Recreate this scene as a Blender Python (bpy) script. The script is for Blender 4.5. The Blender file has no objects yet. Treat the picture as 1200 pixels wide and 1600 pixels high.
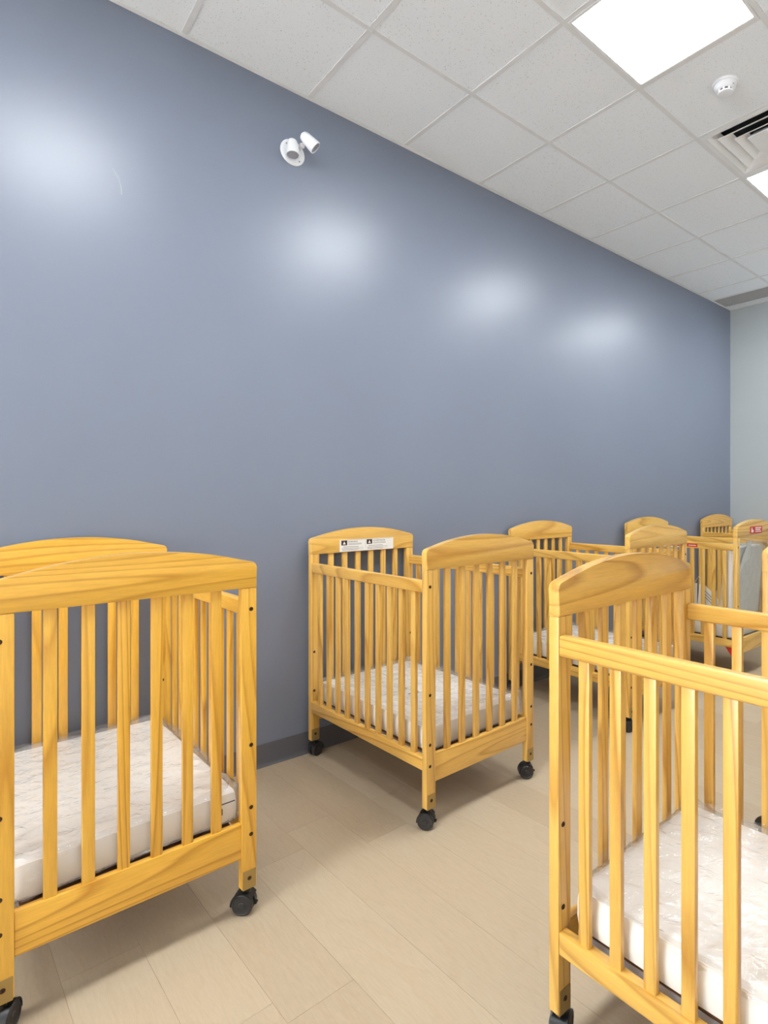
import bpy, bmesh, math, random
from mathutils import Vector, Matrix, noise

# ------------------------------------------------------------------ camera, world, exposure
scene = bpy.context.scene
col = scene.collection
TH = 0.8274                      # camera turned this far left of the wall direction
CAM = Vector((2.8514, 0.0, 1.3271))
F = 904.3                        # focal length in pixels of the 1200x1600 frame
cam_data = bpy.data.cameras.new('camera')
cam = bpy.data.objects.new('camera', cam_data)
col.objects.link(cam)
cam.location = CAM
cam.rotation_euler = (math.pi / 2, 0, TH)
cam_data.sensor_width = 36
cam_data.lens = F / 1600 * 36
cam_data.shift_x = (600 - 748.62) / 1600
cam_data.shift_y = -(800 - 781.04) / 1600
cam_data.clip_start = 0.02
scene.camera = cam

world = bpy.data.worlds.new('world')
scene.world = world
world.use_nodes = True
world.node_tree.nodes['Background'].inputs[0].default_value = (0.93, 0.96, 1.0, 1)
world.node_tree.nodes['Background'].inputs[1].default_value = 11.0      # daylight outside the windows added for fill

vs = scene.view_settings
vs.view_transform = 'Standard'
vs.look = 'None'
vs.gamma = 1
vs.use_curve_mapping = False
vs.exposure = 0.84
LAMP = 19.5                       # radiance of the ceiling light diffusers

R = random.Random(4)

# ------------------------------------------------------------------ helpers
def obj(name, mesh, parent=None, loc=(0, 0, 0), rot=(0, 0, 0), color=None):
    o = bpy.data.objects.new(name, mesh)
    col.objects.link(o)
    o.location = loc
    o.rotation_euler = rot
    if parent is not None:
        o.parent = parent
    if color is not None:
        o.color = color
    return o

def tag(o, label, cat, group=None):
    o['label'] = label
    o['category'] = cat
    if group:
        o['group'] = group
    return o

def structure(o):
    o['kind'] = 'structure'
    return o

def finish(bm, name, mat, smooth=None):
    me = bpy.data.meshes.new(name)
    bmesh.ops.recalc_face_normals(bm, faces=bm.faces[:])
    bm.to_mesh(me)
    bm.free()
    mats = mat if isinstance(mat, (list, tuple)) else [mat]
    for m in mats:
        me.materials.append(m)
    if smooth is not None:
        for p in me.polygons:
            p.use_smooth = True
        me.set_sharp_from_angle(angle=math.radians(smooth))
    return me

def add_box(bm, lo, hi, bevel=0.0, seg=2):
    lo, hi = Vector(lo), Vector(hi)
    c, s = (lo + hi) / 2, hi - lo
    r = bmesh.ops.create_cube(bm, size=1)
    vsx = r['verts']
    for v in vsx:
        v.co = Vector((v.co.x * s.x, v.co.y * s.y, v.co.z * s.z)) + c
    if bevel > 0:
        es = list({e for v in vsx for e in v.link_edges})
        bmesh.ops.bevel(bm, geom=es, offset=bevel, segments=seg, affect='EDGES', profile=0.6)

def box_mesh(name, lo, hi, mat, bevel=0.0, seg=2):
    bm = bmesh.new()
    add_box(bm, lo, hi, bevel, seg)
    return finish(bm, name, mat, 40 if bevel else None)

def add_prism(bm, pts, axis, a, b):
    """polygon pts (2-D) extruded along axis 'x', 'y' or 'z' from a to b"""
    def p3(p, t):
        return {'x': (t, p[0], p[1]), 'y': (p[0], t, p[1]), 'z': (p[0], p[1], t)}[axis]
    v0 = [bm.verts.new(p3(p, a)) for p in pts]
    v1 = [bm.verts.new(p3(p, b)) for p in pts]
    n = len(pts)
    fs = [bm.faces.new(v0), bm.faces.new(v1[::-1])]
    for i in range(n):
        fs.append(bm.faces.new((v0[i], v1[i], v1[(i + 1) % n], v0[(i + 1) % n])))
    return v0, v1, fs

def add_lathe(bm, prof, seg=32, mtx=Matrix()):
    """profile [(radius, height)] spun about local z, then moved by mtx"""
    rings = []
    for r, z in prof:
        if r < 1e-6:
            rings.append([bm.verts.new(mtx @ Vector((0, 0, z)))])
        else:
            rings.append([bm.verts.new(mtx @ Vector((r * math.cos(2 * math.pi * i / seg),
                                                      r * math.sin(2 * math.pi * i / seg), z))) for i in range(seg)])
    for a, b in zip(rings[:-1], rings[1:]):
        for i in range(seg):
            j = (i + 1) % seg
            va = [a[i], a[j]] if len(a) > 1 else [a[0]]
            vb = [b[j], b[i]] if len(b) > 1 else [b[0]]
            if len(va) + len(vb) > 2:
                bm.faces.new(va + vb)

def add_tube(bm, pts, rad, seg=8):
    pts = [Vector(p) for p in pts]
    rings = []
    for i, p in enumerate(pts):
        d = (pts[min(i + 1, len(pts) - 1)] - pts[max(i - 1, 0)]).normalized()
        u = d.cross(Vector((0.31, 0.22, 0.92))).normalized()
        w = d.cross(u)
        rings.append([bm.verts.new(p + rad * (math.cos(2 * math.pi * k / seg) * u + math.sin(2 * math.pi * k / seg) * w)) for k in range(seg)])
    for a, b in zip(rings[:-1], rings[1:]):
        for k in range(seg):
            bm.faces.new((a[k], a[(k + 1) % seg], b[(k + 1) % seg], b[k]))
    bm.faces.new(rings[0][::-1])
    bm.faces.new(rings[-1])

def aim(d, origin):
    """matrix whose +z looks along d"""
    return Matrix.Translation(origin) @ Vector(d).to_track_quat('Z', 'Y').to_matrix().to_4x4()

def text_mesh(name, s, size, mat):
    """lettering in the XY plane, left aligned, as a mesh"""
    cu = bpy.data.curves.new(name, 'FONT')
    cu.body = s
    cu.size = size
    cu.resolution_u = 2
    cu.extrude = 0.0001
    t = bpy.data.objects.new(name, cu)
    col.objects.link(t)
    me = bpy.data.meshes.new_from_object(t)
    bpy.data.objects.remove(t)
    bpy.data.curves.remove(cu)
    me.materials.clear()
    me.materials.append(mat)
    return me

# ------------------------------------------------------------------ materials
def srgb(r, g, b):
    f = lambda c: c / 12.92 if c <= 0.04045 else ((c + 0.055) / 1.055) ** 2.4
    return (f(r / 255), f(g / 255), f(b / 255), 1)

class NT:
    def __init__(self, name):
        self.m = bpy.data.materials.new(name)
        self.m.use_nodes = True
        self.t = self.m.node_tree
        self.b = self.t.nodes['Principled BSDF']
    def n(self, kind, **kw):
        nd = self.t.nodes.new(kind)
        for k, v in kw.items():
            if hasattr(nd, k):
                setattr(nd, k, v)
        return nd
    def l(self, a, b):
        self.t.links.new(a, b)
    def math(self, op, a, b=None, c=None):
        nd = self.n('ShaderNodeMath', operation=op)
        for i, x in enumerate((a, b, c)):
            if x is None:
                continue
            if isinstance(x, (int, float)):
                nd.inputs[i].default_value = x
            else:
                self.l(x, nd.inputs[i])
        return nd.outputs[0]
    def vmath(self, op, a, b):
        nd = self.n('ShaderNodeVectorMath', operation=op)
        for i, x in enumerate((a, b)):
            if isinstance(x, (tuple, list)):
                nd.inputs[i].default_value = x
            else:
                self.l(x, nd.inputs[i])
        return nd.outputs[0]
    def noise(self, vec, scale, detail=2, rough=0.5, dist=0.0):
        nd = self.n('ShaderNodeTexNoise')
        nd.inputs['Scale'].default_value = scale
        nd.inputs['Detail'].default_value = detail
        nd.inputs['Roughness'].default_value = rough
        nd.inputs['Distortion'].default_value = dist
        if vec is not None:
            self.l(vec, nd.inputs['Vector'])
        return nd.outputs['Fac']
    def ramp(self, fac, stops):
        nd = self.n('ShaderNodeValToRGB')
        cr = nd.color_ramp
        while len(cr.elements) < len(stops):
            cr.elements.new(0.5)
        for e, (p, c) in zip(cr.elements, stops):
            e.position = p
            e.color = c if len(c) == 4 else (*c, 1)
        self.l(fac, nd.inputs[0])
        return nd.outputs[0]
    def mix(self, fac, a, b, mode='MIX'):
        nd = self.n('ShaderNodeMix', data_type='RGBA', blend_type=mode)
        for i, x in ((0, fac), (6, a), (7, b)):
            if isinstance(x, (int, float, tuple, list)):
                nd.inputs[i].default_value = x
            else:
                self.l(x, nd.inputs[i])
        return nd.outputs[2]
    def bump(self, h, strength, dist):
        nd = self.n('ShaderNodeBump')
        nd.inputs['Strength'].default_value = strength
        nd.inputs['Distance'].default_value = dist
        self.l(h, nd.inputs['Height'])
        self.l(nd.outputs[0], self.b.inputs['Normal'])
        return nd.outputs[0]
    def set(self, **kw):
        for k, v in kw.items():
            self.b.inputs[k.replace('_', ' ')].default_value = v
        return self

def plain(name, c, rough=0.5, metal=0.0, spec=0.5):
    k = NT(name)
    k.set(Base_Color=c, Roughness=rough, Metallic=metal)
    k.b.inputs['Specular IOR Level'].default_value = spec
    # faint unevenness so that nothing is perfectly flat in tone
    tc = k.n('ShaderNodeTexCoord')
    nz = k.noise(tc.outputs['Object'], 14, 3)
    k.l(k.mix(1.0, c, k.ramp(nz, [(0.2, (0.94, 0.94, 0.94)), (0.8, (1, 1, 1))]), 'MULTIPLY'), k.b.inputs['Base Color'])
    return k.m

def wood(name, axis):
    """pine with growth-ring figure running along the given local axis; the object colour tints it"""
    k = NT(name)
    tc = k.n('ShaderNodeTexCoord')
    oi = k.n('ShaderNodeObjectInfo')
    rnd = k.math('MULTIPLY', oi.outputs['Random'], 37.0)
    comb = k.n('ShaderNodeCombineXYZ')
    for i in range(3):
        k.l(k.math('MULTIPLY', rnd, (1.0, 1.7, 0.6)[i]), comb.inputs[i])
    sc = [1.0, 1.0, 1.0]
    sc['xyz'.index(axis)] = 0.075
    p = k.vmath('MULTIPLY', tc.outputs['Object'], tuple(sc))
    p = k.vmath('ADD', p, comb.outputs[0])
    field = k.noise(p, 5.5, 1.0, 0.4, 0.25)
    ph = k.math('MULTIPLY', field, 15.0)
    fr = k.math('FRACT', ph)
    rings = k.ramp(fr, [(0.0, (0, 0, 0)), (0.60, (0.22, 0.22, 0.22)), (0.86, (1, 1, 1)), (0.95, (0.3, 0.3, 0.3)), (1.0, (0, 0, 0))])
    fine = k.noise(p, 190, 3, 0.6)
    blotch = k.noise(p, 3.2, 2)
    light = k.mix(blotch, (0.86, 0.56, 0.165, 1), (0.80, 0.47, 0.10, 1))
    dark = (0.46, 0.20, 0.020, 1)
    fac = k.math('MULTIPLY', rings, k.math('MULTIPLY_ADD', blotch, 1.25, 0.0))
    c = k.mix(fac, light, dark)
    c = k.mix(1.0, c, k.ramp(fine, [(0.3, (0.90, 0.88, 0.85)), (0.7, (1.03, 1.03, 1.03))]), 'MULTIPLY')
    c = k.mix(1.0, c, oi.outputs['Color'], 'MULTIPLY')
    k.l(c, k.b.inputs['Base Color'])
    k.set(Roughness=0.33)
    k.b.inputs['Coat Weight'].default_value = 0.45
    k.b.inputs['Coat Roughness'].default_value = 0.2
    k.bump(fine, 0.06, 0.001)
    return k.m

W_X, W_Y, W_Z = wood('pine_along_length', 'x'), wood('pine_across', 'y'), wood('pine_upright', 'z')

def paint(name, c, rough, spec):
    k = NT(name)
    tc = k.n('ShaderNodeTexCoord')
    big = k.noise(tc.outputs['Object'], 1.1, 2)
    k.l(k.mix(1.0, c, k.ramp(big, [(0.3, (0.97, 0.97, 0.975)), (0.7, (1.02, 1.02, 1.02))]), 'MULTIPLY'), k.b.inputs['Base Color'])
    k.set(Roughness=rough)
    k.b.inputs['Specular IOR Level'].default_value = spec
    k.bump(k.noise(tc.outputs['Object'], 320, 2), 0.05, 0.001)
    return k.m

BLUE = paint('blue_grey_satin_paint', srgb(122, 130, 147), 0.34, 0.66)
GREY = paint('pale_grey_paint', srgb(176, 182, 183), 0.55, 0.35)
OFFWHITE = paint('off_white_paint', srgb(232, 233, 232), 0.6, 0.3)
BASE = plain('dark_grey_vinyl_base', srgb(92, 92, 98), 0.38)
WHITE_METAL = plain('white_painted_steel', srgb(240, 240, 240), 0.4)
TEE = plain('ceiling_grid_steel', srgb(232, 232, 232), 0.45)
PLASTIC = plain('white_plastic', srgb(238, 239, 242), 0.32)
LENS = plain('ribbed_lens', srgb(172, 172, 178), 0.2)
BLACK = plain('black_nylon', srgb(22, 21, 21), 0.32)
BLACK_TREAD = plain('dark_rubber', srgb(42, 40, 39), 0.5)
BRASS = plain('brass_plate', srgb(178, 152, 96), 0.32, 0.75)
BOLT = plain('bronze_bolt', srgb(84, 60, 38), 0.35, 0.8)
BOLT_DARK = plain('bolt_socket', srgb(24, 17, 12), 0.6)
BOARD = plain('brown_hardboard', srgb(124, 86, 58), 0.55)
SUPPORT = plain('pale_painted_steel_angle', srgb(206, 208, 224), 0.4)
PAPER = plain('white_paper', srgb(236, 234, 228), 0.6)
INK = plain('dark_brown_ink', srgb(52, 34, 18), 0.6)
GREYINK = plain('grey_print', srgb(150, 144, 138), 0.6)
RED = plain('red_print', srgb(206, 44, 26), 0.45)
DARK = plain('dark_cavity', srgb(46, 46, 48), 0.8)
VENT_GREY = plain('grey_vent_metal', srgb(176, 176, 176), 0.5)
BACKING = plain('floor_underlay', srgb(150, 128, 98), 0.8)
DARKTAG = plain('black_print', srgb(40, 40, 44), 0.5)

def make_tile_mat():
    k = NT('mineral_fibre_tile')
    tc = k.n('ShaderNodeTexCoord')
    oi = k.n('ShaderNodeObjectInfo')
    v = k.n('ShaderNodeVectorMath', operation='ADD')
    k.l(tc.outputs['Object'], v.inputs[0])
    k.l(oi.outputs['Random'], v.inputs[1])
    pit = k.noise(v.outputs[0], 150, 2, 0.55)
    pits = k.ramp(pit, [(0.0, (0, 0, 0)), (0.30, (0, 0, 0)), (0.36, (1, 1, 1))])
    c = k.mix(pits, srgb(200, 201, 202), srgb(243, 246, 249))
    k.l(c, k.b.inputs['Base Color'])
    k.set(Roughness=0.9)
    k.b.inputs['Specular IOR Level'].default_value = 0.15
    k.bump(pits, 0.35, 0.002)
    return k.m
TILE = make_tile_mat()

def make_floor_mat():
    k = NT('pale_oak_vinyl_plank')
    tc = k.n('ShaderNodeTexCoord')
    oi = k.n('ShaderNodeObjectInfo')
    comb = k.n('ShaderNodeCombineXYZ')
    for i in range(3):
        k.l(k.math('MULTIPLY', oi.outputs['Random'], (23.0, 11.0, 5.0)[i]), comb.inputs[i])
    p = k.vmath('MULTIPLY', tc.outputs['Object'], (0.16, 1, 1))
    p = k.vmath('ADD', p, comb.outputs[0])
    fld = k.noise(p, 6.5, 2, 0.5, 0.6)
    rings = k.ramp(k.math('FRACT', k.math('MULTIPLY', fld, 11.0)), [(0, (0, 0, 0)), (0.7, (0.4, 0.4, 0.4)), (0.9, (1, 1, 1)), (1, (0, 0, 0))])
    blot = k.noise(p, 2.4, 2)
    fine = k.noise(p, 150, 3, 0.6)
    base = k.mix(oi.outputs['Random'], srgb(188, 172, 147), srgb(178, 160, 135))
    fac = k.math('MULTIPLY', rings, k.math('MULTIPLY', blot, 0.34))
    c = k.mix(fac, base, srgb(172, 146, 112))
    c = k.mix(1.0, c, k.ramp(fine, [(0.3, (0.95, 0.945, 0.94)), (0.7, (1.02, 1.02, 1.02))]), 'MULTIPLY')
    k.l(c, k.b.inputs['Base Color'])
    k.set(Roughness=0.42)
    k.b.inputs['Specular IOR Level'].default_value = 0.4
    k.bump(fine, 0.04, 0.001)
    return k.m
PLANK = make_floor_mat()

def make_mattress_mat():
    k = NT('white_vinyl_mattress')
    tc = k.n('ShaderNodeTexCoord')
    nz = k.noise(tc.outputs['Object'], 6, 3)
    k.l(k.mix(nz, srgb(243, 240, 234), srgb(249, 247, 243)), k.b.inputs['Base Color'])
    k.set(Roughness=0.45)
    k.bump(k.noise(tc.outputs['Object'], 9, 2), 0.15, 0.01)
    return k.m
VINYL = make_mattress_mat()

def make_film(name, milk):
    k = NT(name)
    t = k.t
    t.nodes.remove(k.b)
    out = t.nodes['Material Output']
    tc = k.n('ShaderNodeTexCoord')
    nz = k.noise(tc.outputs['Object'], 22, 3, 0.55, 1.4)
    bp = k.n('ShaderNodeBump')
    bp.inputs['Strength'].default_value = 0.65
    bp.inputs['Distance'].default_value = 0.012
    k.l(nz, bp.inputs['Height'])
    tr = k.n('ShaderNodeBsdfTransparent')
    tr.inputs[0].default_value = (0.985, 0.985, 0.985, 1)
    gl = k.n('ShaderNodeBsdfGlossy')
    gl.inputs['Roughness'].default_value = 0.10
    k.l(bp.outputs[0], gl.inputs['Normal'])
    df = k.n('ShaderNodeBsdfDiffuse')
    df.inputs[0].default_value = (0.95, 0.95, 0.94, 1)
    lw = k.n('ShaderNodeLayerWeight')
    lw.inputs['Blend'].default_value = 0.5
    k.l(bp.outputs[0], lw.inputs['Normal'])
    fres = k.math('MULTIPLY_ADD', k.math('POWER', lw.outputs['Facing'], 5.0), 0.8, 0.085)
    m1 = k.n('ShaderNodeMixShader')
    m1.inputs[0].default_value = milk
    k.l(tr.outputs[0], m1.inputs[1])
    k.l(df.outputs[0], m1.inputs[2])
    m2 = k.n('ShaderNodeMixShader')
    k.l(fres, m2.inputs[0])
    k.l(m1.outputs[0], m2.inputs[1])
    k.l(gl.outputs[0], m2.inputs[2])
    k.l(m2.outputs[0], out.inputs['Surface'])
    return k.m
FILM = make_film('clear_plastic_film', 0.14)
HEM = make_film('loose_clear_plastic_hem', 0.05)

def make_acrylic():
    k = NT('clear_acrylic')
    t = k.t
    t.nodes.remove(k.b)
    out = t.nodes['Material Output']
    tr = k.n('ShaderNodeBsdfTransparent')
    tr.inputs[0].default_value = (0.96, 0.97, 0.97, 1)
    gl = k.n('ShaderNodeBsdfGlossy')
    gl.inputs['Roughness'].default_value = 0.03
    fr = k.n('ShaderNodeLayerWeight')
    fr.inputs['Blend'].default_value = 0.5
    fac = k.math('MULTIPLY_ADD', k.math('POWER', fr.outputs['Facing'], 5.0), 0.5, 0.03)
    m = k.n('ShaderNodeMixShader')
    k.l(fac, m.inputs[0])
    k.l(tr.outputs[0], m.inputs[1])
    k.l(gl.outputs[0], m.inputs[2])
    k.l(m.outputs[0], out.inputs['Surface'])
    return k.m
ACRYLIC = make_acrylic()

def make_glow():
    k = NT('lit_diffuser')
    k.set(Base_Color=(0.9, 0.9, 0.9, 1), Roughness=0.5)
    k.b.inputs['Emission Color'].default_value = (0.94, 0.975, 1.0, 1)
    k.b.inputs['Emission Strength'].default_value = LAMP
    return k.m
GLOW = make_glow()

# ------------------------------------------------------------------ room shell
T = 0.6096
Y0 = 1.399                       # a ceiling cross-joint
RX = 5 * T + 0.004               # width of the room from the blue wall
YN, YF = Y0 - 13 * T, 6.419       # near and far walls
H = 1.3271 + 2.1096              # ceiling height
WT = 0.15

structure(obj('wall_left', box_mesh('wall_left', (-WT, YN - WT, -0.02), (0, YF + WT, H + 0.25), BLUE)))
structure(obj('wall_far', box_mesh('wall_far', (0, YF, -0.02), (RX, YF + WT, H + 0.25), GREY)))
# unseen near wall gets made-up tall windows, added to fill the room with light
SILL, HEAD = 0.15, 2.35
def pierced_wall(name, run, lo, hi, spans):
    """wall slab along axis run ('x' or 'y') with a tall opening for each span"""
    bm = bmesh.new()
    ax = 'xy'.index(run)
    def slab(a, b, z0, z1):
        l, h = list(lo), list(hi)
        l[ax], h[ax], l[2], h[2] = a, b, z0, z1
        add_box(bm, l, h)
    slab(lo[ax], hi[ax], lo[2], SILL)
    slab(lo[ax], hi[ax], HEAD, hi[2])
    e = [lo[ax]] + [q for w in spans for q in w] + [hi[ax]]
    for a, b in zip(e[0::2], e[1::2]):
        slab(a, b, SILL, HEAD)
    structure(obj(name, finish(bm, name, OFFWHITE)))
NWIN = [0]
def window(run, a, b, pos):
    """added fill glazing, framed in two panes, in a wall running along run, its plane at pos"""
    NWIN[0] += 1
    def bx(bm, u0, u1, z0, z1, t0, t1):
        lo, hi = ((u0, pos + t0, z0), (u1, pos + t1, z1)) if run == 'x' else ((pos + t0, u0, z0), (pos + t1, u1, z1))
        add_box(bm, lo, hi)
    bm = bmesh.new()
    m = (a + b) / 2
    for u0, u1, z0, z1 in ((a, a + 0.045, SILL, HEAD), (b - 0.045, b, SILL, HEAD), (a + 0.045, b - 0.045, SILL, SILL + 0.045),
                           (a + 0.045, b - 0.045, HEAD - 0.045, HEAD), (m - 0.02, m + 0.02, SILL + 0.045, HEAD - 0.045)):
        bx(bm, u0, u1, z0, z1, -0.025, 0.025)
    w = structure(obj('window_%d' % NWIN[0], finish(bm, 'window_frame', WHITE_METAL)))
    for u0, u1 in ((a + 0.045, m - 0.02), (m + 0.02, b - 0.045)):
        bm = bmesh.new()
        bx(bm, u0, u1, SILL + 0.045, HEAD - 0.045, -0.003, 0.003)
        obj('pane', finish(bm, 'window_pane', ACRYLIC), w)
nw = [(0.10, 1.48), (1.58, 2.96)]
pierced_wall('wall_near', 'x', (0, YN - WT, -0.02), (RX, YN, H + 0.25), nw)
structure(obj('wall_right', box_mesh('wall_right', (RX, YN - WT, -0.02), (RX + WT, YF + WT, H + 0.25), OFFWHITE)))
for a, b in nw:
    window('x', a, b, YN - WT / 2)

# faint hairline scratch in the blue paint
bm = bmesh.new()
sy, sz = 0.52, 2.86
add_tube(bm, [(0.0004, sy, sz), (0.0006, sy + 0.004, sz - 0.012), (0.0006, sy + 0.016, sz - 0.03), (0.0004, sy + 0.018, sz - 0.075)], 0.0006, 5)

def to_wall(px, py):
    """point of the blue wall seen at a pixel"""
    fw = Vector((-math.sin(TH), math.cos(TH), 0))
    rt = Vector((math.cos(TH), math.sin(TH), 0))
    d = fw + rt * ((px - 748.62) / F) + Vector((0, 0, (781.04 - py) / F))
    return CAM + d * (-CAM.x / d.x)
bm.free()
bm = bmesh.new()
add_tube(bm, [to_wall(*q) + Vector((0.0003, 0, 0)) for q in ((176, 263), (179, 268), (186, 280), (189, 292), (190, 304))], 0.0009, 5)
scr = obj('paint_scratch', finish(bm, 'paint_scratch', GREY), bpy.data.objects['wall_left'])

# vinyl cove base: a thin strip with a toe that flares on to the floor
def cove(name, a, b, nrm):
    a, b, nrm = Vector(a), Vector(b), Vector(nrm)
    prof = [(0, 0), (0.016, 0), (0.016, 0.002), (0.010, 0.006), (0.006, 0.014), (0.004, 0.026), (0.004, 0.106), (0.0025, 0.110), (0, 0.110)]
    bm = bmesh.new()
    va = [bm.verts.new(a + nrm * x + Vector((0, 0, z))) for x, z in prof]
    vb = [bm.verts.new(b + nrm * x + Vector((0, 0, z))) for x, z in prof]
    n = len(prof)
    for i in range(n):
        bm.faces.new((va[i], va[(i + 1) % n], vb[(i + 1) % n], vb[i]))
    bm.faces.new(va)
    bm.faces.new(vb[::-1])
    return structure(obj(name, finish(bm, name, BASE, 50)))
cove('baseboard_left', (0, YN, 0), (0, YF, 0), (1, 0, 0))
cove('baseboard_far', (0.016, YF, 0), (RX - 0.016, YF, 0), (0, -1, 0))
cove('baseboard_right', (RX, YF, 0), (RX, YN, 0), (-1, 0, 0))
cove('baseboard_near', (RX - 0.016, YN, 0), (0.016, YN, 0), (0, 1, 0))

# floor: underlay and planks laid across the room
floor = structure(obj('floor', box_mesh('floor', (0, YN, -0.06), (RX, YF, -0.003), BACKING)))

def clip(poly, inside, cut):
    out = []
    for i in range(len(poly)):
        a, b = poly[i], poly[(i + 1) % len(poly)]
        ia, ib = inside(a), inside(b)
        if ia:
            out.append(a)
        if ia != ib:
            out.append(cut(a, b))
    return out

def clip_rect(poly, x0, x1, y0, y1):
    def lx(c):
        return lambda a, b: (c, a[1] + (b[1] - a[1]) * (c - a[0]) / (b[0] - a[0]))
    def ly(c):
        return lambda a, b: (a[0] + (b[0] - a[0]) * (c - a[1]) / (b[1] - a[1]), c)
    for ins, cut in ((lambda p: p[0] >= x0, lx(x0)), (lambda p: p[0] <= x1, lx(x1)),
                     (lambda p: p[1] >= y0, ly(y0)), (lambda p: p[1] <= y1, ly(y1))):
        if not poly:
            return poly
        poly = clip(poly, ins, cut)
    return poly

PW, PL, PROT = 0.1935, 1.52, math.radians(1.9)
cr, sr = math.cos(PROT), math.sin(PROT)
for row in range(-42, 30):
    off = R.uniform(0, PL)
    if row == -3:
        off = 1.405 - PL + 0.02
    y0 = row * PW
    k = -3
    while k < 6:
        x0 = off + k * PL
        k += 1
        g = 0.0003
        quad = [(x0 + g, y0 + g), (x0 + PL - g, y0 + g), (x0 + PL - g, y0 + PW - g), (x0 + g, y0 + PW - g)]
        quad = [(x * cr - y * sr + 0.0, x * sr + y * cr + 1.168) for x, y in quad]
        quad = clip_rect(quad, 0.001, RX - 0.001, YN + 0.001, YF - 0.001)
        if len(quad) < 3:
            continue
        area = abs(sum(a[0] * b[1] - b[0] * a[1] for a, b in zip(quad, quad[1:] + quad[:1]))) / 2
        if area < 0.002:
            continue
        bm = bmesh.new()
        add_prism(bm, quad, 'z', -0.003, 0.0)
        obj('plank', finish(bm, 'plank', PLANK), floor)

# ceiling: plenum deck, tees, lay-in tiles
ceiling = structure(obj('ceiling', box_mesh('ceiling', (0, YN, H + 0.12), (RX, YF, H + 0.2), WHITE_METAL)))
NX = 5
ylines = [Y0 + T * k for k in range(-13, 9)]
LIGHT_ROWS = [-11, -8, -5, -2, 1, 4, 7]               # cell k spans ylines Y0+T*k .. +T; panels behind the camera are added for light
LIGHT_COLS = [2]
VENTS = {(2, 3)}
tile_me = box_mesh('ceiling_tile', (-T / 2 + 0.006, -T / 2 + 0.006, 0.003), (T / 2 - 0.006, T / 2 - 0.006, 0.019), TILE)
half_me = box_mesh('ceiling_tile_half', (-T / 2 + 0.006, -T / 2 + 0.006, 0.003), (T / 2 - 0.006, 0.0, 0.019), TILE)
strip_w = YF - (Y0 + 8 * T)
strip_me = box_mesh('ceiling_tile_strip', (-T / 2 + 0.006, 0.006, 0.003), (T / 2 - 0.006, strip_w - 0.002, 0.019), TILE)
for i in range(NX):
    for k in range(-13, 8):
        if (i in LIGHT_COLS and k in LIGHT_ROWS) or (i, k) in VENTS:
            continue
        c = ((i + 0.5) * T, Y0 + (k + 0.5) * T, H)
        obj('ceiling_tile', half_me if (k == 7 and i < 2) else tile_me, ceiling, c)
    obj('ceiling_tile', strip_me, ceiling, ((i + 0.5) * T, Y0 + 8 * T, H))

def tee(name, a, b, along):
    bm = bmesh.new()
    w = 0.012
    if along == 'x':
        add_box(bm, (a[0], a[1] - w, 0), (b[0], a[1] + w, 0.003))
        add_box(bm, (a[0], a[1] - 0.001, 0.003), (b[0], a[1] + 0.001, 0.04))
    else:
        add_box(bm, (a[0] - w, a[1], 0), (a[0] + w, b[1], 0.003))
        add_box(bm, (a[0] - 0.001, a[1], 0.003), (a[0] + 0.001, b[1], 0.04))
    obj(name, finish(bm, name, TEE), ceiling, (0, 0, H))
for i in range(1, NX):
    tee('main_tee', (i * T, YN), (i * T, YF), 'y')
for y in ylines[1:]:
    for i in range(NX):
        x0, x1 = i * T + 0.0125, (i + 1) * T - 0.0125
        tee('cross_tee', (x0, y), (x1, y), 'x')
for i in range(2):
    tee('cross_tee', (i * T + 0.0125, Y0 + 7.5 * T), ((i + 1) * T - 0.0125, Y0 + 7.5 * T), 'x')

def angle(name, lo, hi):
    structure(obj(name, box_mesh(name, lo, hi, WHITE_METAL)))
angle('trim_1', (0, YN, H - 0.004), (0.020, YF, H - 0.0005))
angle('trim_2', (0.020, YF - 0.020, H - 0.004), (RX, YF, H - 0.0005))
angle('trim_3', (RX - 0.020, YN, H - 0.004), (RX, YF - 0.020, H - 0.0005))
angle('trim_4', (0.020, YN, H - 0.004), (RX - 0.020, YN + 0.020, H - 0.0005))

# grey slot grille along the far wall
def slot_grille(loc, label):
    t = obj('ceiling_grille', None, None, loc)
    tag(t, label, 'grille', 'grey ceiling grilles by the far wall')
    w, d = T / 2 - 0.013, T / 4 - 0.011
    bm = bmesh.new()
    add_box(bm, (-w, -d, 0.0), (w, -d + 0.008, 0.018))
    add_box(bm, (-w, d - 0.008, 0.0), (w, d, 0.018))
    add_box(bm, (-w, -d + 0.008, 0.0), (-w + 0.008, d - 0.008, 0.018))
    add_box(bm, (w - 0.008, -d + 0.008, 0.0), (w, d - 0.008, 0.018))
    obj('frame', finish(bm, 'grille_frame', VENT_GREY), t)
    obj('backing', box_mesh('grille_back', (-w, -d, 0.022), (w, d, 0.026), DARK), t)
    sl = bmesh.new()
    add_box(sl, (-w + 0.009, -0.0036, 0.004), (w - 0.009, 0.0036, 0.014))
    me = finish(sl, 'grille_slat', VENT_GREY)
    n = 24
    for q in range(n):
        obj('slat', me, t, (0, -d + 0.012 + (2 * d - 0.024) * (q + 0.5) / n, 0), (0.5, 0, 0))
slot_grille((0.5 * T, Y0 + 7.75 * T, H), 'grey slotted ceiling grille touching the blue-grey wall in the far corner')
slot_grille((1.5 * T, Y0 + 7.75 * T, H), 'grey slotted ceiling grille along the far wall, second from the blue-grey wall')

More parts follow.
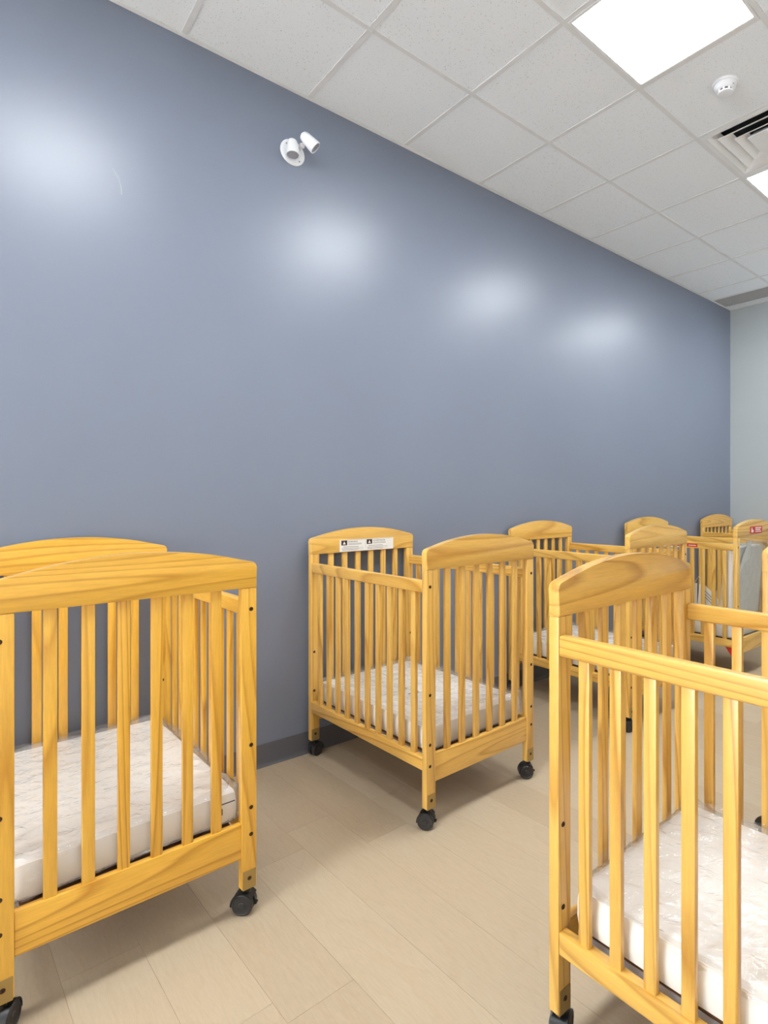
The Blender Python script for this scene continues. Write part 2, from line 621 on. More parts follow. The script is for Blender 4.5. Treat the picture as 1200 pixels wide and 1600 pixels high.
# ------------------------------------------------------------------ ceiling lights
wl = T / 2 - 0.0125
lb = bmesh.new()
for lo, hi in (((-wl, -wl), (wl, -wl + 0.014)), ((-wl, wl - 0.014), (wl, wl)),
               ((-wl, -wl + 0.014), (-wl + 0.014, wl - 0.014)), ((wl - 0.014, -wl + 0.014), (wl, wl - 0.014))):
    add_box(lb, (lo[0], lo[1], -0.002), (hi[0], hi[1], 0.03))
frame_me = finish(lb, 'light_frame', WHITE_METAL)
diff_me = box_mesh('light_diffuser', (-wl + 0.0145, -wl + 0.0145, 0.002), (wl - 0.0145, wl - 0.0145, 0.012), GLOW)
can_me = box_mesh('light_housing', (-wl, -wl, 0.031), (wl, wl, 0.08), WHITE_METAL)
names = {
    (2, 1): 'large bright square LED ceiling panel cut by the top edge of the picture',
    (2, 4): 'square LED ceiling panel beyond the square air diffuser, at the right edge',
    (2, -11): 'added square LED ceiling panel behind the camera, nearest the added windows',
    (2, -8): 'added square LED ceiling panel behind the camera, second from the added windows',
    (2, -5): 'added square LED ceiling panel behind the camera, farther from the added windows',
    (2, -2): 'square LED ceiling panel out of view, mirrored as the leftmost glow on the wall',
    (2, 7): 'square LED ceiling panel out of view, mirrored as the rightmost glow on the wall',
}
for i in LIGHT_COLS:
    for k in LIGHT_ROWS:
        t = obj('ceiling_light', None, None, ((i + 0.5) * T, Y0 + (k + 0.5) * T, H))
        tag(t, names[(i, k)], 'ceiling light', 'square LED ceiling panels')
        obj('frame', frame_me, t)
        obj('diffuser', diff_me, t)
        obj('housing', can_me, t)

# ------------------------------------------------------------------ square air diffusers
def sq_ring(bm, s0, z0, s1, z1, th=0.002):
    """sloping square shell from half-size s0 at z0 to s1 at z1"""
    def loop(s, z):
        return [bm.verts.new((x * s, y * s, z)) for x, y in ((-1, -1), (1, -1), (1, 1), (-1, 1))]
    a, b, c, d = loop(s0, z0), loop(s1, z1), loop(s1 + th, z1 + th), loop(s0 + th, z0 + th)
    for p, q in ((a, b), (b, c), (c, d), (d, a)):
        for i in range(4):
            j = (i + 1) % 4
            bm.faces.new((p[i], p[j], q[j], q[i]))
def flat_ring(bm, s0, s1, z0, z1):
    for lo, hi in (((-s0, -s0), (s0, -s1)), ((-s0, s1), (s0, s0)), ((-s0, -s1), (-s1, s1)), ((s1, -s1), (s0, s1))):
        add_box(bm, (lo[0], lo[1], z0), (hi[0], hi[1], z1))
def air_diffuser(loc, label):
    t = obj('air_diffuser', None, None, loc)
    tag(t, label, 'air vent')
    bm = bmesh.new()
    flat_ring(bm, wl, wl - 0.028, -0.001, 0.004)
    sq_ring(bm, wl - 0.028, 0.0, wl - 0.085, 0.034)
    obj('frame', finish(bm, 'vent_frame', WHITE_METAL), t)
    for s in (wl - 0.074, wl - 0.140):
        bm = bmesh.new()
        sq_ring(bm, s, -0.006, s - 0.062, 0.028)
        obj('louvre', finish(bm, 'vent_louvre', WHITE_METAL), t)
    bm = bmesh.new()
    s = wl - 0.195
    add_box(bm, (-s, -s, -0.004), (s, s, 0.003))
    sq_ring(bm, s - 0.004, 0.003, s - 0.03, 0.03)
    obj('centre_plate', finish(bm, 'vent_plate', WHITE_METAL), t)
    bm = bmesh.new()
    add_box(bm, (-wl + 0.05, -wl + 0.05, 0.055), (wl - 0.05, wl - 0.05, 0.065))
    obj('duct_box', finish(bm, 'vent_box', DARK), t)
for (i, k) in VENTS:
    air_diffuser(((i + 0.5) * T, Y0 + (k + 0.5) * T, H), 'square white louvred air diffuser between smoke detector and second light panel')

# ------------------------------------------------------------------ smoke detector
t = tag(obj('smoke_detector', None, None, (1.534, 2.909, H + 0.003)), 'round white smoke detector on the tile beside the big light panel', 'smoke detector')
bm = bmesh.new()
add_lathe(bm, [(0, 0), (0.063, 0), (0.063, -0.008), (0.060, -0.012), (0, -0.012)], 48)
obj('base', finish(bm, 'detector_base', PLASTIC, 40), t)
bm = bmesh.new()
add_lathe(bm, [(0, -0.012), (0.056, -0.012), (0.052, -0.022), (0.040, -0.032), (0.036, -0.034), (0, -0.034)], 48)
obj('body', finish(bm, 'detector_body', PLASTIC, 40), t)
bm = bmesh.new()
add_lathe(bm, [(0, -0.034), (0.030, -0.034), (0.030, -0.046), (0, -0.046)], 40)
obj('chamber', finish(bm, 'detector_chamber', DARK, 40), t)
bm = bmesh.new()
add_lathe(bm, [(0, -0.046), (0.037, -0.046), (0.036, -0.050), (0.028, -0.053), (0, -0.053)], 40)
obj('cap', finish(bm, 'detector_cap', PLASTIC, 40), t)
for q in range(8):
    a = 2 * math.pi * q / 8 + 0.2
    bm = bmesh.new()
    add_box(bm, (0.0285, -0.004, -0.047), (0.0355, 0.004, -0.033))
    obj('rib', finish(bm, 'detector_rib', PLASTIC), t, (0, 0, 0), (0, 0, a))
bm = bmesh.new()
add_lathe(bm, [(0, 0), (0.002, 0), (0.002, 0.002), (0, 0.002)], 10, Matrix.Translation((0.047, -0.012, -0.0285)))
obj('indicator', finish(bm, 'detector_indicator', DARK), t)

# ------------------------------------------------------------------ emergency light on the wall
t = tag(obj('emergency_light', None, None, (0, 1.312, 3.118)), 'white twin-head emergency spotlight on a round plate high on the wall', 'emergency light')
PX = Matrix.Rotation(math.pi / 2, 4, 'Y')      # local z -> world +x
bm = bmesh.new()
add_lathe(bm, [(0, 0), (0.065, 0), (0.065, 0.004), (0.061, 0.008), (0.05, 0.009), (0, 0.009)], 56, PX)
plate = obj('plate', finish(bm, 'emergency_plate', PLASTIC, 40), t)
for dy, dz in ((-0.036, 0.032), (0.034, -0.036)):
    bm = bmesh.new()
    add_lathe(bm, [(0, 0.009), (0.0038, 0.009), (0.0038, 0.011), (0, 0.0112)], 12, Matrix.Translation((0, dy, dz)) @ PX)
    obj('screw', finish(bm, 'plate_screw', GREYINK, 40), plate)
def lamp_head(centre, d, base):
    d = Vector(d).normalized()
    m = aim(d, centre)
    bm = bmesh.new()
    prof = [(0, -0.046), (0.012, -0.045), (0.021, -0.040), (0.0255, -0.030), (0.0275, -0.012), (0.0305, 0.010), (0.0325, 0.034), (0.0330, 0.044), (0.0300, 0.045), (0.0285, 0.039), (0, 0.039)]
    add_lathe(bm, prof, 40, m)
    hd = obj('lamp_head', finish(bm, 'lamp_head', PLASTIC, 40), t)
    bm = bmesh.new()
    add_lathe(bm, [(0.0284, 0.0395), (0.021, 0.0415), (0, 0.0425)], 40, m)
    for q in range(-3, 4):
        hw = math.sqrt(0.026 ** 2 - (q * 0.0072) ** 2)
        b2 = bmesh.new()
        add_box(b2, (-hw, q * 0.0072 - 0.0008, 0.0405), (hw, q * 0.0072 + 0.0008, 0.0432))
        b2.transform(m)
        tmp = bpy.data.meshes.new('tmp')
        b2.to_mesh(tmp)
        b2.free()
        bm.from_mesh(tmp)
        bpy.data.meshes.remove(tmp)
    obj('lens', finish(bm, 'lamp_lens', LENS, 40), hd)
    bm = bmesh.new()
    c = Vector(centre) - d * 0.012
    mid = (Vector(base) + c) / 2
    add_tube(bm, [base, mid, c], 0.0085, 14)
    add_lathe(bm, [(0, -0.012), (0.010, -0.011), (0.013, -0.004), (0.013, 0.004), (0.010, 0.011), (0, 0.012)], 20, aim((0, 1, 0), mid))
    obj('swivel_arm', finish(bm, 'swivel_arm', PLASTIC, 40), t)
lamp_head((0.052, -0.022, -0.007), (0.20, -0.06, -0.95), (0.006, -0.012, 0.004))
lamp_head((0.098, 0.044, 0.034), (0.30, 0.62, -0.62), (0.006, 0.022, 0.010))

# ------------------------------------------------------------------ cribs
L, W = 0.965, 0.661              # outside length (local x, away from the wall) and width (local y)
PT, PWID = 0.030, 0.048          # post thickness (x) and width (y)
ZP, ZB, ZE, ZM = 0.085, 1.045, 1.122, 1.176   # post foot, brow underside, brow end, brow crown
M = {}

M['post'] = box_mesh('crib_post', (-PT / 2, -PWID / 2, ZP), (PT / 2, PWID / 2, ZB), W_Z, 0.0035)
# arched brow
pts = []
hw, rc = W / 2, 0.018
sag = ZM - ZE
rad = (hw * hw + sag * sag) / (2 * sag)
arc = lambda y: ZM - rad + math.sqrt(rad * rad - y * y)
pts += [(-hw, ZB), (hw, ZB)]
ya = hw - rc
z_c = arc(ya)
for q in range(0, 6):
    a = q / 5 * (math.pi / 2 - 0.32)
    pts.append((hw - rc + rc * math.cos(a), z_c - rc * 0.93 + rc * math.sin(a)))
n = 28
for q in range(1, n):
    y = (ya - 0.006) - 2 * (ya - 0.006) * q / n
    pts.append((y, arc(y)))
pts += [(-p[0], p[1]) for p in pts[7:1:-1]]
bm = bmesh.new()
v0, v1, fs = add_prism(bm, pts, 'x', -0.0165, 0.0165)
es = [e for e in bm.edges if (e.verts[0] in v0 and e.verts[1] in v0) or (e.verts[0] in v1 and e.verts[1] in v1)]
bmesh.ops.bevel(bm, geom=es, offset=0.004, segments=2, affect='EDGES', profile=0.6)
M['brow'] = finish(bm, 'arched_rail', W_Y, 35)
iw = W / 2 - PWID
M['end_rail'] = box_mesh('end_bottom_rail', (-0.011, -iw, 0.184), (0.011, iw, 0.296), W_Y, 0.0025)
M['end_slat'] = box_mesh('end_slat', (-0.0075, -0.015, 0.294), (0.0075, 0.015, ZB + 0.001), W_Z, 0.003)
il = L / 2 - PT
M['side_top'] = box_mesh('side_top_rail', (-il, -0.014, 0.951), (il, 0.014, 1.001), W_X, 0.006, 3)
M['side_bot'] = box_mesh('side_bottom_rail', (-il, -0.014, 0.234), (il, 0.014, 0.288), W_X, 0.004)
M['side_slat'] = box_mesh('side_slat', (-0.015, -0.0075, 0.287), (0.015, 0.0075, 0.952), W_Z, 0.003)
# mattress support
bm = bmesh.new()
sx, sy2 = il - 0.012, W / 2 - 0.062
for lo, hi in (((-sx, -sy2), (sx, -sy2 + 0.022)), ((-sx, sy2 - 0.022), (sx, sy2)),
               ((-sx, -sy2 + 0.022), (-sx + 0.022, sy2 - 0.022)), ((sx - 0.022, -sy2 + 0.022), (sx, sy2 - 0.022))):
    add_box(bm, (lo[0], lo[1], 0.256), (hi[0], hi[1], 0.270))
M['support'] = finish(bm, 'mattress_support', SUPPORT)
M['board'] = box_mesh('support_board', (-sx + 0.002, -sy2 + 0.002, 0.270), (sx - 0.002, sy2 - 0.002, 0.281), BOARD)
# bolts, bracket
bm = bmesh.new()
add_lathe(bm, [(0.0025, 0.0002), (0.0028, 0.0012), (0.0055, 0.0014), (0.0066, 0.0006), (0.0068, -0.001)], 16, PX)
M['bolt'] = finish(bm, 'bolt', [BOLT], 40)
bm = bmesh.new()
add_lathe(bm, [(0, 0.0003), (0.0027, 0.0003)], 12, PX)
M['socket'] = finish(bm, 'bolt_socket', BOLT_DARK)
bm = bmesh.new()
h_ = PT / 2
add_box(bm, (h_, -0.021, ZP - 0.002), (h_ + 0.0018, 0.021, 0.143), 0.0006, 1)
add_box(bm, (-h_ - 0.0018, -0.021, ZP - 0.002), (-h_, 0.021, 0.143), 0.0006, 1)
add_box(bm, (-h_, -0.021, ZP - 0.002), (h_, 0.021, ZP - 0.0002))
M['bracket'] = finish(bm, 'caster_bracket', BRASS)
# twin-wheel caster, axle along local x
wr = 0.0335
bm = bmesh.new()
AX = Matrix.Rotation(math.pi / 2, 4, 'Y')
add_lathe(bm, [(0, 0.004), (wr - 0.002, 0.004), (wr, 0.006), (wr, 0.020), (wr - 0.003, 0.0235), (wr - 0.006, 0.0235), (wr - 0.008, 0.0215), (0.010, 0.0215), (0.008, 0.024), (0, 0.024)], 36, AX)
M['wheel'] = finish(bm, 'caster_wheel', BLACK_TREAD, 30)
bm = bmesh.new()
ho = wr + 0.004
prof = [(ho * math.cos(a), ho * math.sin(a)) for a in [math.radians(d) for d in range(-8, 150, 9)]]
prof += [((wr + 0.001) * math.cos(a), (wr + 0.001) * math.sin(a)) for a in [math.radians(d) for d in range(145, -9, -9)]]
add_prism(bm, prof, 'x', -0.0225, 0.0225)
add_box(bm, (-0.0035, -0.026, -0.012), (0.0035, 0.026, 0.026))
M['hood'] = finish(bm, 'caster_hood', BLACK, 35)
bm = bmesh.new()
add_lathe(bm, [(0, 0.062), (0.011, 0.062), (0.011, 0.076), (0.007, 0.078), (0.007, ZP - 0.002), (0, ZP - 0.002)], 18)
M['stem'] = finish(bm, 'caster_stem', BLACK, 40)
M['tab'] = box_mesh('caster_brake', (-0.008, -0.052, 0.030), (0.008, -0.036, 0.036), BLACK, 0.0015)
bm = bmesh.new()
add_box(bm, (-0.0025, -iw - 0.002, 0.294), (0.0025, iw + 0.002, ZB + 0.002))
M['clear'] = finish(bm, 'clear_panel', ACRYLIC)

def crib(corner, rz, label, tint, casters=(0.4, 0.7, -0.5, 1.9), clear_front=False):
    """corner: floor point under the outer corner nearest the wall and nearest the camera"""
    c, s = math.cos(rz), math.sin(rz)
    cx, cy = corner[0] + c * L / 2 - s * W / 2, corner[1] + s * L / 2 + c * W / 2
    t = tag(obj('crib', None, None, (cx, cy, 0), (0, 0, rz)), label, 'crib', 'wooden cribs on casters')
    tn = (*tint, 1)
    def part(name, key, p=t, loc=(0, 0, 0), rot=(0, 0, 0)):
        return obj(name, M[key], p, loc, rot, tn)
    rr = random.Random(int(corner[1] * 1000) + int(corner[0] * 77))
    ci = 0
    for ex in (-1, 1):
        x = ex * (L / 2 - PT / 2)
        part('arched_rail', 'brow', loc=(x, 0, 0))
        part('end_rail', 'end_rail', loc=(x, 0, 0))
        if clear_front and ex == 1:
            part('clear_panel', 'clear', loc=(x, 0, 0))
        else:
            for q in range(6):
                part('slat', 'end_slat', loc=(x, (q - 2.5) * 0.0835, 0), rot=(0, 0, 0 if rr.random() < 0.5 else math.pi))
        for ey in (-1, 1):
            p = part('post', 'post', loc=(x, ey * (W / 2 - PWID / 2), 0), rot=(0, 0, 0 if ex > 0 else math.pi))
            # bolts sit towards the outer edge of the post (post's own +x faces out of the crib)
            oy = ey * 0.006 * (1 if ex > 0 else -1)
            for z in (0.977, 0.541, 0.341, 0.255):
                b = part('bolt', 'bolt', p, (PT / 2, oy, z))
                obj('bolt_socket', M['socket'], p, (PT / 2, oy, z))
            for z in (0.541, 0.341):
                part('bolt', 'bolt', p, (-PT / 2, oy, z), (0, 0, math.pi))
                obj('bolt_socket', M['socket'], p, (-PT / 2, oy, z), (0, 0, math.pi))
            part('bracket', 'bracket', p)
            for sx_, rz_ in ((1, 0), (-1, math.pi)):
                part('bolt', 'bolt', p, (sx_ * (PT / 2 + 0.0018), 0, 0.117), (0, 0, rz_))
                obj('bolt_socket', M['socket'], p, (sx_ * (PT / 2 + 0.0018), 0, 0.117), (0, 0, rz_))
            a = casters[ci]
            ci += 1
            k = obj('caster', M['stem'], t, (x, ey * (W / 2 - PWID / 2), 0), (0, 0, a))
            obj('wheel', M['wheel'], k, (0, 0.010, wr))
            obj('wheel', M['wheel'], k, (0, 0.010, wr), (0, 0, math.pi))
            obj('hood', M['hood'], k, (0, 0.010, wr))
            obj('brake_tab', M['tab'], k, (0, 0.020, 0))
    for ey in (-1, 1):
        y = ey * (W / 2 - 0.0145)
        part('side_top_rail', 'side_top', loc=(0, y, 0), rot=(0, 0, 0 if ey > 0 else math.pi))
        part('side_bottom_rail', 'side_bot', loc=(0, y, 0), rot=(0, 0, 0 if ey > 0 else math.pi))
        for q in range(10):
            part('slat', 'side_slat', loc=((q - 4.5) * 0.0853, y, 0), rot=(0, 0, 0 if rr.random() < 0.5 else math.pi))
    sp = part('mattress_support', 'support')
    part('support_board', 'board', sp)
    return t

LIGHTP = (1.0, 1.0, 1.0)
c1 = crib((0.042, 0.049), math.radians(1.6), 'honey-orange wooden crib cut off by the left edge of the picture', (1.06, 0.96, 0.50), (0.5, 0.3, 1.0, 2.35))
c2 = crib((0.042, 1.379), math.radians(1.9), 'pine crib in the middle, against the wall, with a white warning label in its headboard', (1.0, 0.98, 0.90), (0.3, -0.4, 2.2, 2.5))
c3 = crib((0.042, 2.858), math.radians(0.0), 'pine crib third from the left along the wall, behind the foreground crib', (1.02, 1.0, 0.9), (0.5, 0.1, 2.4, 1.2))
c4 = crib((0.042, 4.276), math.radians(-0.6), 'pine crib with red stickers and a clear end panel, holding an upright mattress', (1.0, 1.02, 0.98), (0.5, 0.9, 1.4, 2.0), clear_front=True)
c5 = crib((0.042, 5.640), math.radians(0.0), 'farthest pine crib, in the corner where blue and pale walls meet', (1.0, 0.96, 0.82), (0.1, 0.4, 0.8, 1.6))
c6 = crib((1.927, 1.081), math.radians(0.5), 'large pine crib in the right foreground, cut by the right edge', (1.02, 1.0, 0.86), (0.4, 0.8, 1.4, 2.0))
c7 = crib((1.930, 2.358), math.radians(1.0), 'pine crib behind the foreground crib, only a sliver showing at the right edge', (1.0, 0.98, 0.9), (2.3, 0.8, 1.4, 2.0))

# ------------------------------------------------------------------ mattresses in plastic bags
def rbox(hx, hy, hz, r, step, fn=None):
    bm = bmesh.new()
    h = (hx, hy, hz)
    for ax in range(3):
        u, v = (ax + 1) % 3, (ax + 2) % 3
        nu, nv = max(2, round(2 * h[u] / step)), max(2, round(2 * h[v] / step))
        for sgn in (-1, 1):
            g = []
            for i in range(nu + 1):
                rowv = []
                for j in range(nv + 1):
                    p = Vector((0, 0, 0))
                    p[ax] = sgn * h[ax]
                    p[u] = -h[u] + 2 * h[u] * i / nu
                    p[v] = -h[v] + 2 * h[v] * j / nv
                    q = Vector([max(-(h[a] - r), min(h[a] - r, p[a])) for a in range(3)])
                    d = p - q
                    p = q + d.normalized() * r
                    rowv.append(bm.verts.new(p))
                g.append(rowv)
            for i in range(nu):
                for j in range(nv):
                    bm.faces.new((g[i][j], g[i + 1][j], g[i + 1][j + 1], g[i][j + 1]))
    bmesh.ops.remove_doubles(bm, verts=bm.verts[:], dist=1e-5)
    if fn:
        bm.normal_update()
        new = [fn(v.co.copy(), v.normal.copy()) for v in bm.verts]
        for v, p in zip(bm.verts, new):
            v.co = p
    return bm

MX, MY, MZ = 0.438, 0.291, 0.052
def core(p, n):
    return p + n * (0.0025 * noise.noise(p * 7.0))
M['mattress'] = finish(rbox(MX, MY, MZ, 0.022, 0.03, core), 'mattress_core', VINYL, 60)

def film_mesh(seed):
    off = Vector((seed * 3.1, seed * 1.7, seed * 0.9))
    def fn(p, n):
        q = Vector((p.x * 1.0, p.y * 1.6, p.z)) + off
        a = noise.noise(q * 9)
        ridge = (1 - abs(a)) ** 6
        b = noise.noise(q * 23 + off)
        ridge2 = (1 - abs(b)) ** 8
        edge = max(abs(p.x) / MX, abs(p.y) / MY)
        amt = 0.0035 + 0.0055 * ridge + 0.0035 * ridge2
        if n.z > 0.5 and edge > 0.8:
            amt += 0.010 * (edge - 0.8) / 0.2 * (0.5 + noise.noise(q * 5))
        out = p + n * amt
        cx_ = max(0, abs(p.x) / MX - 0.86) / 0.14 * max(0, abs(p.y) / MY - 0.80) / 0.2
        if p.z > -0.02 and cx_ > 0:                      # bag corners stand up
            out.z += 0.030 * cx_ * (0.6 + 0.8 * noise.noise(q * 6))
        out.y = max(-MY - 0.009, min(MY + 0.009, out.y))
        out.x = max(-MX - 0.011, min(MX + 0.011, out.x))
        return out
    bm = rbox(MX + 0.001, MY + 0.001, MZ + 0.001, 0.022, 0.0125, fn)
    # loose hem of the bag standing up around the top edge
    N = 220
    lo, hi = [], []
    for i in range(N):
        a = 2 * math.pi * i / N
        ca, sa = math.cos(a), math.sin(a)
        e = 0.22
        x = (MX - 0.004) * math.copysign(abs(ca) ** e, ca)
        y = (MY - 0.002) * math.copysign(abs(sa) ** e, sa)
        q = Vector((x * 9, y * 9, 0)) + off
        hgt = 0.018 + 0.016 * noise.noise(q) + 0.006 * noise.noise(q * 4)
        lean = 0.004 * noise.noise(q * 2 + Vector((5, 0, 0)))
        lo.append(bm.verts.new((x, y, MZ - 0.004)))
        hi.append(bm.verts.new((x * (1 + 0.010 + lean), y * (1 + 0.012 + lean), MZ + max(0.004, hgt))))
    for i in range(N):
        j = (i + 1) % N
        bm.faces.new((lo[i], lo[j], hi[j], hi[i])).material_index = 1
    return finish(bm, 'plastic_bag', [FILM, HEM], 180)
films = [film_mesh(s) for s in (1, 2, 3)]

def mattress(cr_, label, fi, z=0.282, tilt=None, flip=False):
    base = Matrix.Translation(cr_.location) @ Matrix.Rotation(cr_.rotation_euler.z, 4, 'Z')
    t = tag(obj('crib_mattress', None), label, 'mattress', 'plastic-wrapped crib mattresses')
    if tilt:
        x, zz, ang = tilt
        mt = base @ Matrix.Translation((x, 0, zz)) @ Matrix.Rotation(-ang, 4, 'Y')
    else:
        mt = base @ Matrix.Translation((0, 0, z))
    t.matrix_world = mt
    r180 = (0, 0, math.pi) if flip else (0, 0, 0)
    obj('cover', M['mattress'], t, (0, 0, MZ + 0.0045), r180)
    obj('plastic_bag', films[fi], t, (0, 0, MZ + 0.0045), r180)
    return t
m1 = mattress(c1, 'white bagged mattress in the honey-orange crib at the left edge', 0)
m2 = mattress(c2, 'white bagged mattress in the crib with the white warning label', 1)
m3 = mattress(c3, 'white bagged mattress in the third crib along the wall', 2)
m5 = mattress(c5, 'white bagged mattress in the farthest corner crib', 1, flip=True)
m6 = mattress(c6, 'white crinkled-plastic mattress in the large right foreground crib', 2)
m7 = mattress(c7, 'white bagged mattress in the crib hidden beyond the right edge', 0)
m4 = mattress(c4, 'white mattress lying flat under the upright one in the red-stickered crib', 0, flip=True)
UX, UY, UZ = 0.045, 0.270, 0.278
up = tag(obj('crib_mattress', None), 'white bagged mattress standing upright behind the clear crib end panel', 'mattress', 'plastic-wrapped crib mattresses')
up.matrix_world = (Matrix.Translation(c4.location) @ Matrix.Rotation(c4.rotation_euler.z, 4, 'Z')
                   @ Matrix.Translation((0.352, 0, 0.414)) @ Matrix.Rotation(math.radians(4), 4, 'Y'))
obj('cover', finish(rbox(UX, UY, UZ, 0.030, 0.03, core), 'upright_cover', VINYL, 60), up, (0, 0, UZ))
def upfilm(p, n):
    q = p + Vector((4.1, 2.2, 1.3))
    amt = 0.003 + 0.006 * (1 - abs(noise.noise(q * 9))) ** 6
    out = p + n * amt
    if p.z > UZ - 0.09:                                   # gathered bag mouth at the top
        k = (p.z - UZ + 0.09) / 0.09
        out.z += 0.030 * k * (0.5 + noise.noise(q * 11))
        out.y += 0.012 * k * noise.noise(q * 17)
    out.x = min(UX + 0.010, out.x)
    out.z = max(-UZ - 0.003, out.z)
    return out
obj('plastic_bag', finish(rbox(UX + 0.001, UY + 0.001, UZ + 0.001, 0.030, 0.014, upfilm), 'upright_bag', FILM, 180), up, (0, 0, UZ))
bm = bmesh.new()                                          # twisted tail of the bag folded over the front
fold = [(-0.26, 0.30), (-0.20, 0.40), (-0.13, 0.50), (-0.07, 0.585), (-0.02, 0.60), (-0.05, 0.53), (-0.01, 0.47), (-0.09, 0.465), (-0.16, 0.40), (-0.22, 0.31)]
fa = [bm.verts.new((UX + 0.012 + 0.006 * math.sin(i * 2.1), y, z)) for i, (y, z) in enumerate(fold)]
fb = [bm.verts.new((v.co.x + 0.0012, v.co.y, v.co.z)) for v in fa]
bm.faces.new(fa)
bm.faces.new(fb[::-1])
for i in range(len(fa)):
    j = (i + 1) % len(fa)
    bm.faces.new((fa[i], fb[i], fb[j], fa[j]))
bmesh.ops.triangulate(bm, faces=[f for f in bm.faces if len(f.verts) > 4])
obj('bag_fold', finish(bm, 'bag_fold', PAPER), up)

# printed tag on the side of the first mattress and marks on the second
def strip(parent, name, lo, hi, mat):
    return obj(name, box_mesh(name, lo, hi, mat), parent)
bm = bmesh.new()
xf = MX + 0.0085
add_box(bm, (xf, 0.226, 0.080), (xf + 0.0006, 0.275, 0.083))
add_box(bm, (xf, 0.226, 0.048), (xf + 0.0006, 0.229, 0.080))
add_box(bm, (xf, 0.231, 0.048), (xf + 0.0006, 0.236, 0.068))
obj('printed_tag', finish(bm, 'printed_tag', DARKTAG), m1)
bm = bmesh.new()
zt = 2 * MZ + 0.0105
for x, y, w_, h2 in ((-0.02, -0.10, 0.05, 0.006), (-0.005, -0.085, 0.03, 0.004), (0.06, -0.10, 0.06, 0.006), (0.075, -0.085, 0.035, 0.004)):
    add_box(bm, (x, y, zt), (x + h2, y + w_, zt + 0.0006))
obj('printed_tag', finish(bm, 'printed_tag', DARKTAG), m2)

# ------------------------------------------------------------------ labels and stickers
def child_of_brow(crib_obj, end):
    """the arched rail of a crib at its wall end (-1) or room end (+1)"""
    ch = [o for o in crib_obj.children if o.name.startswith('arched_rail')]
    return sorted(ch, key=lambda o: o.location.x)[0 if end < 0 else -1]

# white two-panel warning label inside the second crib's headboard (brow local: +x faces the room)
br = child_of_brow(c2, -1)
xs = 0.0167
z0, z1, ya, yb = 1.048, 1.112, -0.165, 0.185
lab = obj('warning_label', box_mesh('warning_label', (xs, ya, z0), (xs + 0.0006, yb, z1), PAPER), br)
lab['label'] = 'white paper warning label with two dark triangle symbols'
LX = xs + 0.0008
ROT = (math.pi / 2, 0, math.pi / 2)              # lettering: reads along +y, faces +x
gb = bmesh.new()
def rect(bm, y_, z_, w_, h2, dx=0.0):
    add_box(bm, (LX + dx - 0.0002, y_, z_), (LX + dx, y_ + w_, z_ + h2))
for oy, word in ((ya + 0.010, 'WARNING'), (ya + 0.170, 'ADVERTENCIA')):
    ib = bmesh.new()
    rect(ib, oy, 1.082, 0.036, 0.026)
    obj('printed_square', finish(ib, 'printed_square', INK), br)
    pb = bmesh.new()
    v = [(LX + 0.0002, oy + a, 1.082 + b) for a, b in ((0.009, 0.005), (0.027, 0.005), (0.018, 0.022))]
    pb.faces.new([pb.verts.new(q) for q in v])
    obj('printed_triangle', finish(pb, 'printed_triangle', PAPER), br)
    for q, (w_, yy) in enumerate(((0.085, 1.0885), (0.085, 1.0835))):
        rect(gb, oy + 0.042, yy, w_, 0.0022)
    rect(gb, oy + 0.012, 1.0715, 0.095, 0.003)
    for q in range(4):
        rect(gb, oy + 0.004, 1.0655 - q * 0.0042, 0.135 - 0.03 * (q % 2), 0.0016)
    tm = text_mesh('warning_text', word, 0.0125, INK)
    obj('lettering', tm, br, (LX, oy + 0.041, 1.0955), ROT)
rect(gb, ya + 0.006, 1.1085, 0.335, 0.001)
rect(gb, ya + 0.162, 1.050, 0.001, 0.058)
obj('printed_lines', finish(gb, 'printed_lines', GREYINK), br)['kind'] = 'stuff'

# red sticker on the room-end brow of the fourth crib
br = child_of_brow(c4, 1)
st = obj('red_sticker', box_mesh('red_sticker', (xs, -0.115, 1.070), (xs + 0.0006, 0.105, 1.125), RED), br)
st['label'] = 'red sticker with white lettering'
bm = bmesh.new()
for y_, z_, w_, h2 in ((-0.020, 1.108, 0.105, 0.008), (-0.020, 1.094, 0.090, 0.008), (-0.020, 1.080, 0.105, 0.007)):
    add_box(bm, (xs + 0.0006, y_, z_), (xs + 0.0010, y_ + w_, z_ + h2))
v = [(xs + 0.0010, a, b) for a, b in ((-0.095, 1.080), (-0.060, 1.078), (-0.048, 1.092), (-0.070, 1.100), (-0.076, 1.116), (-0.088, 1.116))]
bm.faces.new([bm.verts.new(q) for q in v])
obj('sticker_print', finish(bm, 'sticker_print', PAPER), br)

# red and white stickers along its near side top rail (rail turned by 180 degrees: local +y faces the camera)
rail = [o for o in c4.children if o.name.startswith('side_top_rail') and o.location.y < 0][0]
for xa, xb, z_a, z_b, mat in ((-0.176, -0.090, 0.962, 0.988, RED), (-0.084, 0.160, 0.962, 0.988, RED),
                              (-0.03, 0.33, 0.9515, 0.9605, PAPER)):
    obj('sticker', box_mesh('rail_sticker', (xa, 0.0141, z_a), (xb, 0.0147, z_b), mat), rail)
    if mat is RED:
        obj('sticker_print', box_mesh('sticker_print', (xa + 0.012, 0.0147, z_a + 0.009), (xb - 0.012, 0.0150, z_a + 0.015), PAPER), rail)

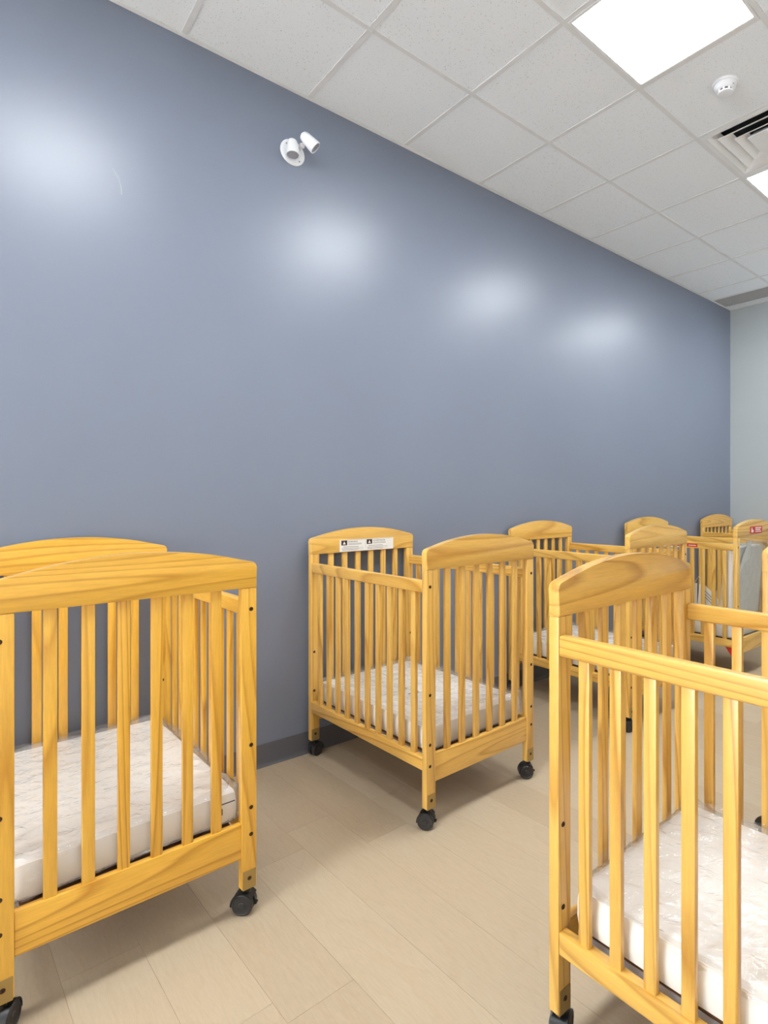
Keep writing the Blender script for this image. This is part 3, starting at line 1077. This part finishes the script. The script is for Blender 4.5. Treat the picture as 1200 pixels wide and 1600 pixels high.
# red tag hanging below the side rail, leaflet hanging by a string inside
bm = bmesh.new()
vv = [bm.verts.new(q) for q in ((0.0, 0, 0.0), (0.085, 0.002, 0.0), (0.078, 0.006, -0.115))]
ww = [bm.verts.new((v.co.x, v.co.y - 0.001, v.co.z)) for v in vv]
bm.faces.new(vv)
bm.faces.new(ww[::-1])
for i in range(3):
    bm.faces.new((vv[i], ww[i], ww[(i + 1) % 3], vv[(i + 1) % 3]))
rb = [o for o in c4.children if o.name.startswith('side_bottom_rail') and o.location.y < 0][0]
tg = obj('red_tag', finish(bm, 'red_tag', RED), rb, (-0.385, 0.0, 0.236), (0, 0, math.pi))
tg['label'] = 'red triangular tag hanging under the side rail'

lf = tag(obj('instruction_leaflet', None, None, (0.665, 4.335, 0.535), (0, 0, 0.10)), 'folded white paper leaflet hung by string inside the red-stickered crib', 'leaflet')
bm = bmesh.new()
def sheet(bm, pts2, y_of):
    a = [bm.verts.new((x, y_of(x, z), z)) for x, z in pts2]
    b = [bm.verts.new((x, y_of(x, z) - 0.0008, z)) for x, z in pts2]
    bm.faces.new(a)
    bm.faces.new(b[::-1])
    for i in range(len(a)):
        j = (i + 1) % len(a)
        bm.faces.new((a[i], b[i], b[j], a[j]))
sheet(bm, [(-0.10, -0.05), (0.0, -0.05), (0.0, 0.14), (-0.05, 0.13), (-0.10, 0.07)], lambda x, z: 0.02 * x)
obj('sheet', finish(bm, 'leaflet_sheet', PAPER), lf)
bm = bmesh.new()
sheet(bm, [(0.0, -0.06), (0.17, -0.06), (0.17, 0.03), (0.05, 0.145), (0.02, 0.13)], lambda x, z: -0.004 - 0.05 * x)
obj('sheet', finish(bm, 'leaflet_sheet', PAPER), lf)
bm = bmesh.new()
for k_ in range(3):
    o_ = k_ * 0.012
    q = [(0.035, 0.115 - o_ * 2), (0.150 - o_, 0.012 - o_), (0.150 - o_, 0.007 - o_), (0.035, 0.109 - o_ * 2)]
    bm.faces.new([bm.verts.new((x, -0.0055 - 0.05 * x, z)) for x, z in q])
obj('printed_lines', finish(bm, 'leaflet_print', DARKTAG), lf)
bm = bmesh.new()
add_tube(bm, [(-0.02, 0, 0.13), (-0.005, -0.004, 0.165), (0.015, -0.006, 0.195), (0.03, -0.004, 0.18), (0.028, -0.004, 0.135)], 0.0016, 6)
obj('string', finish(bm, 'leaflet_string', PAPER, 60), lf)
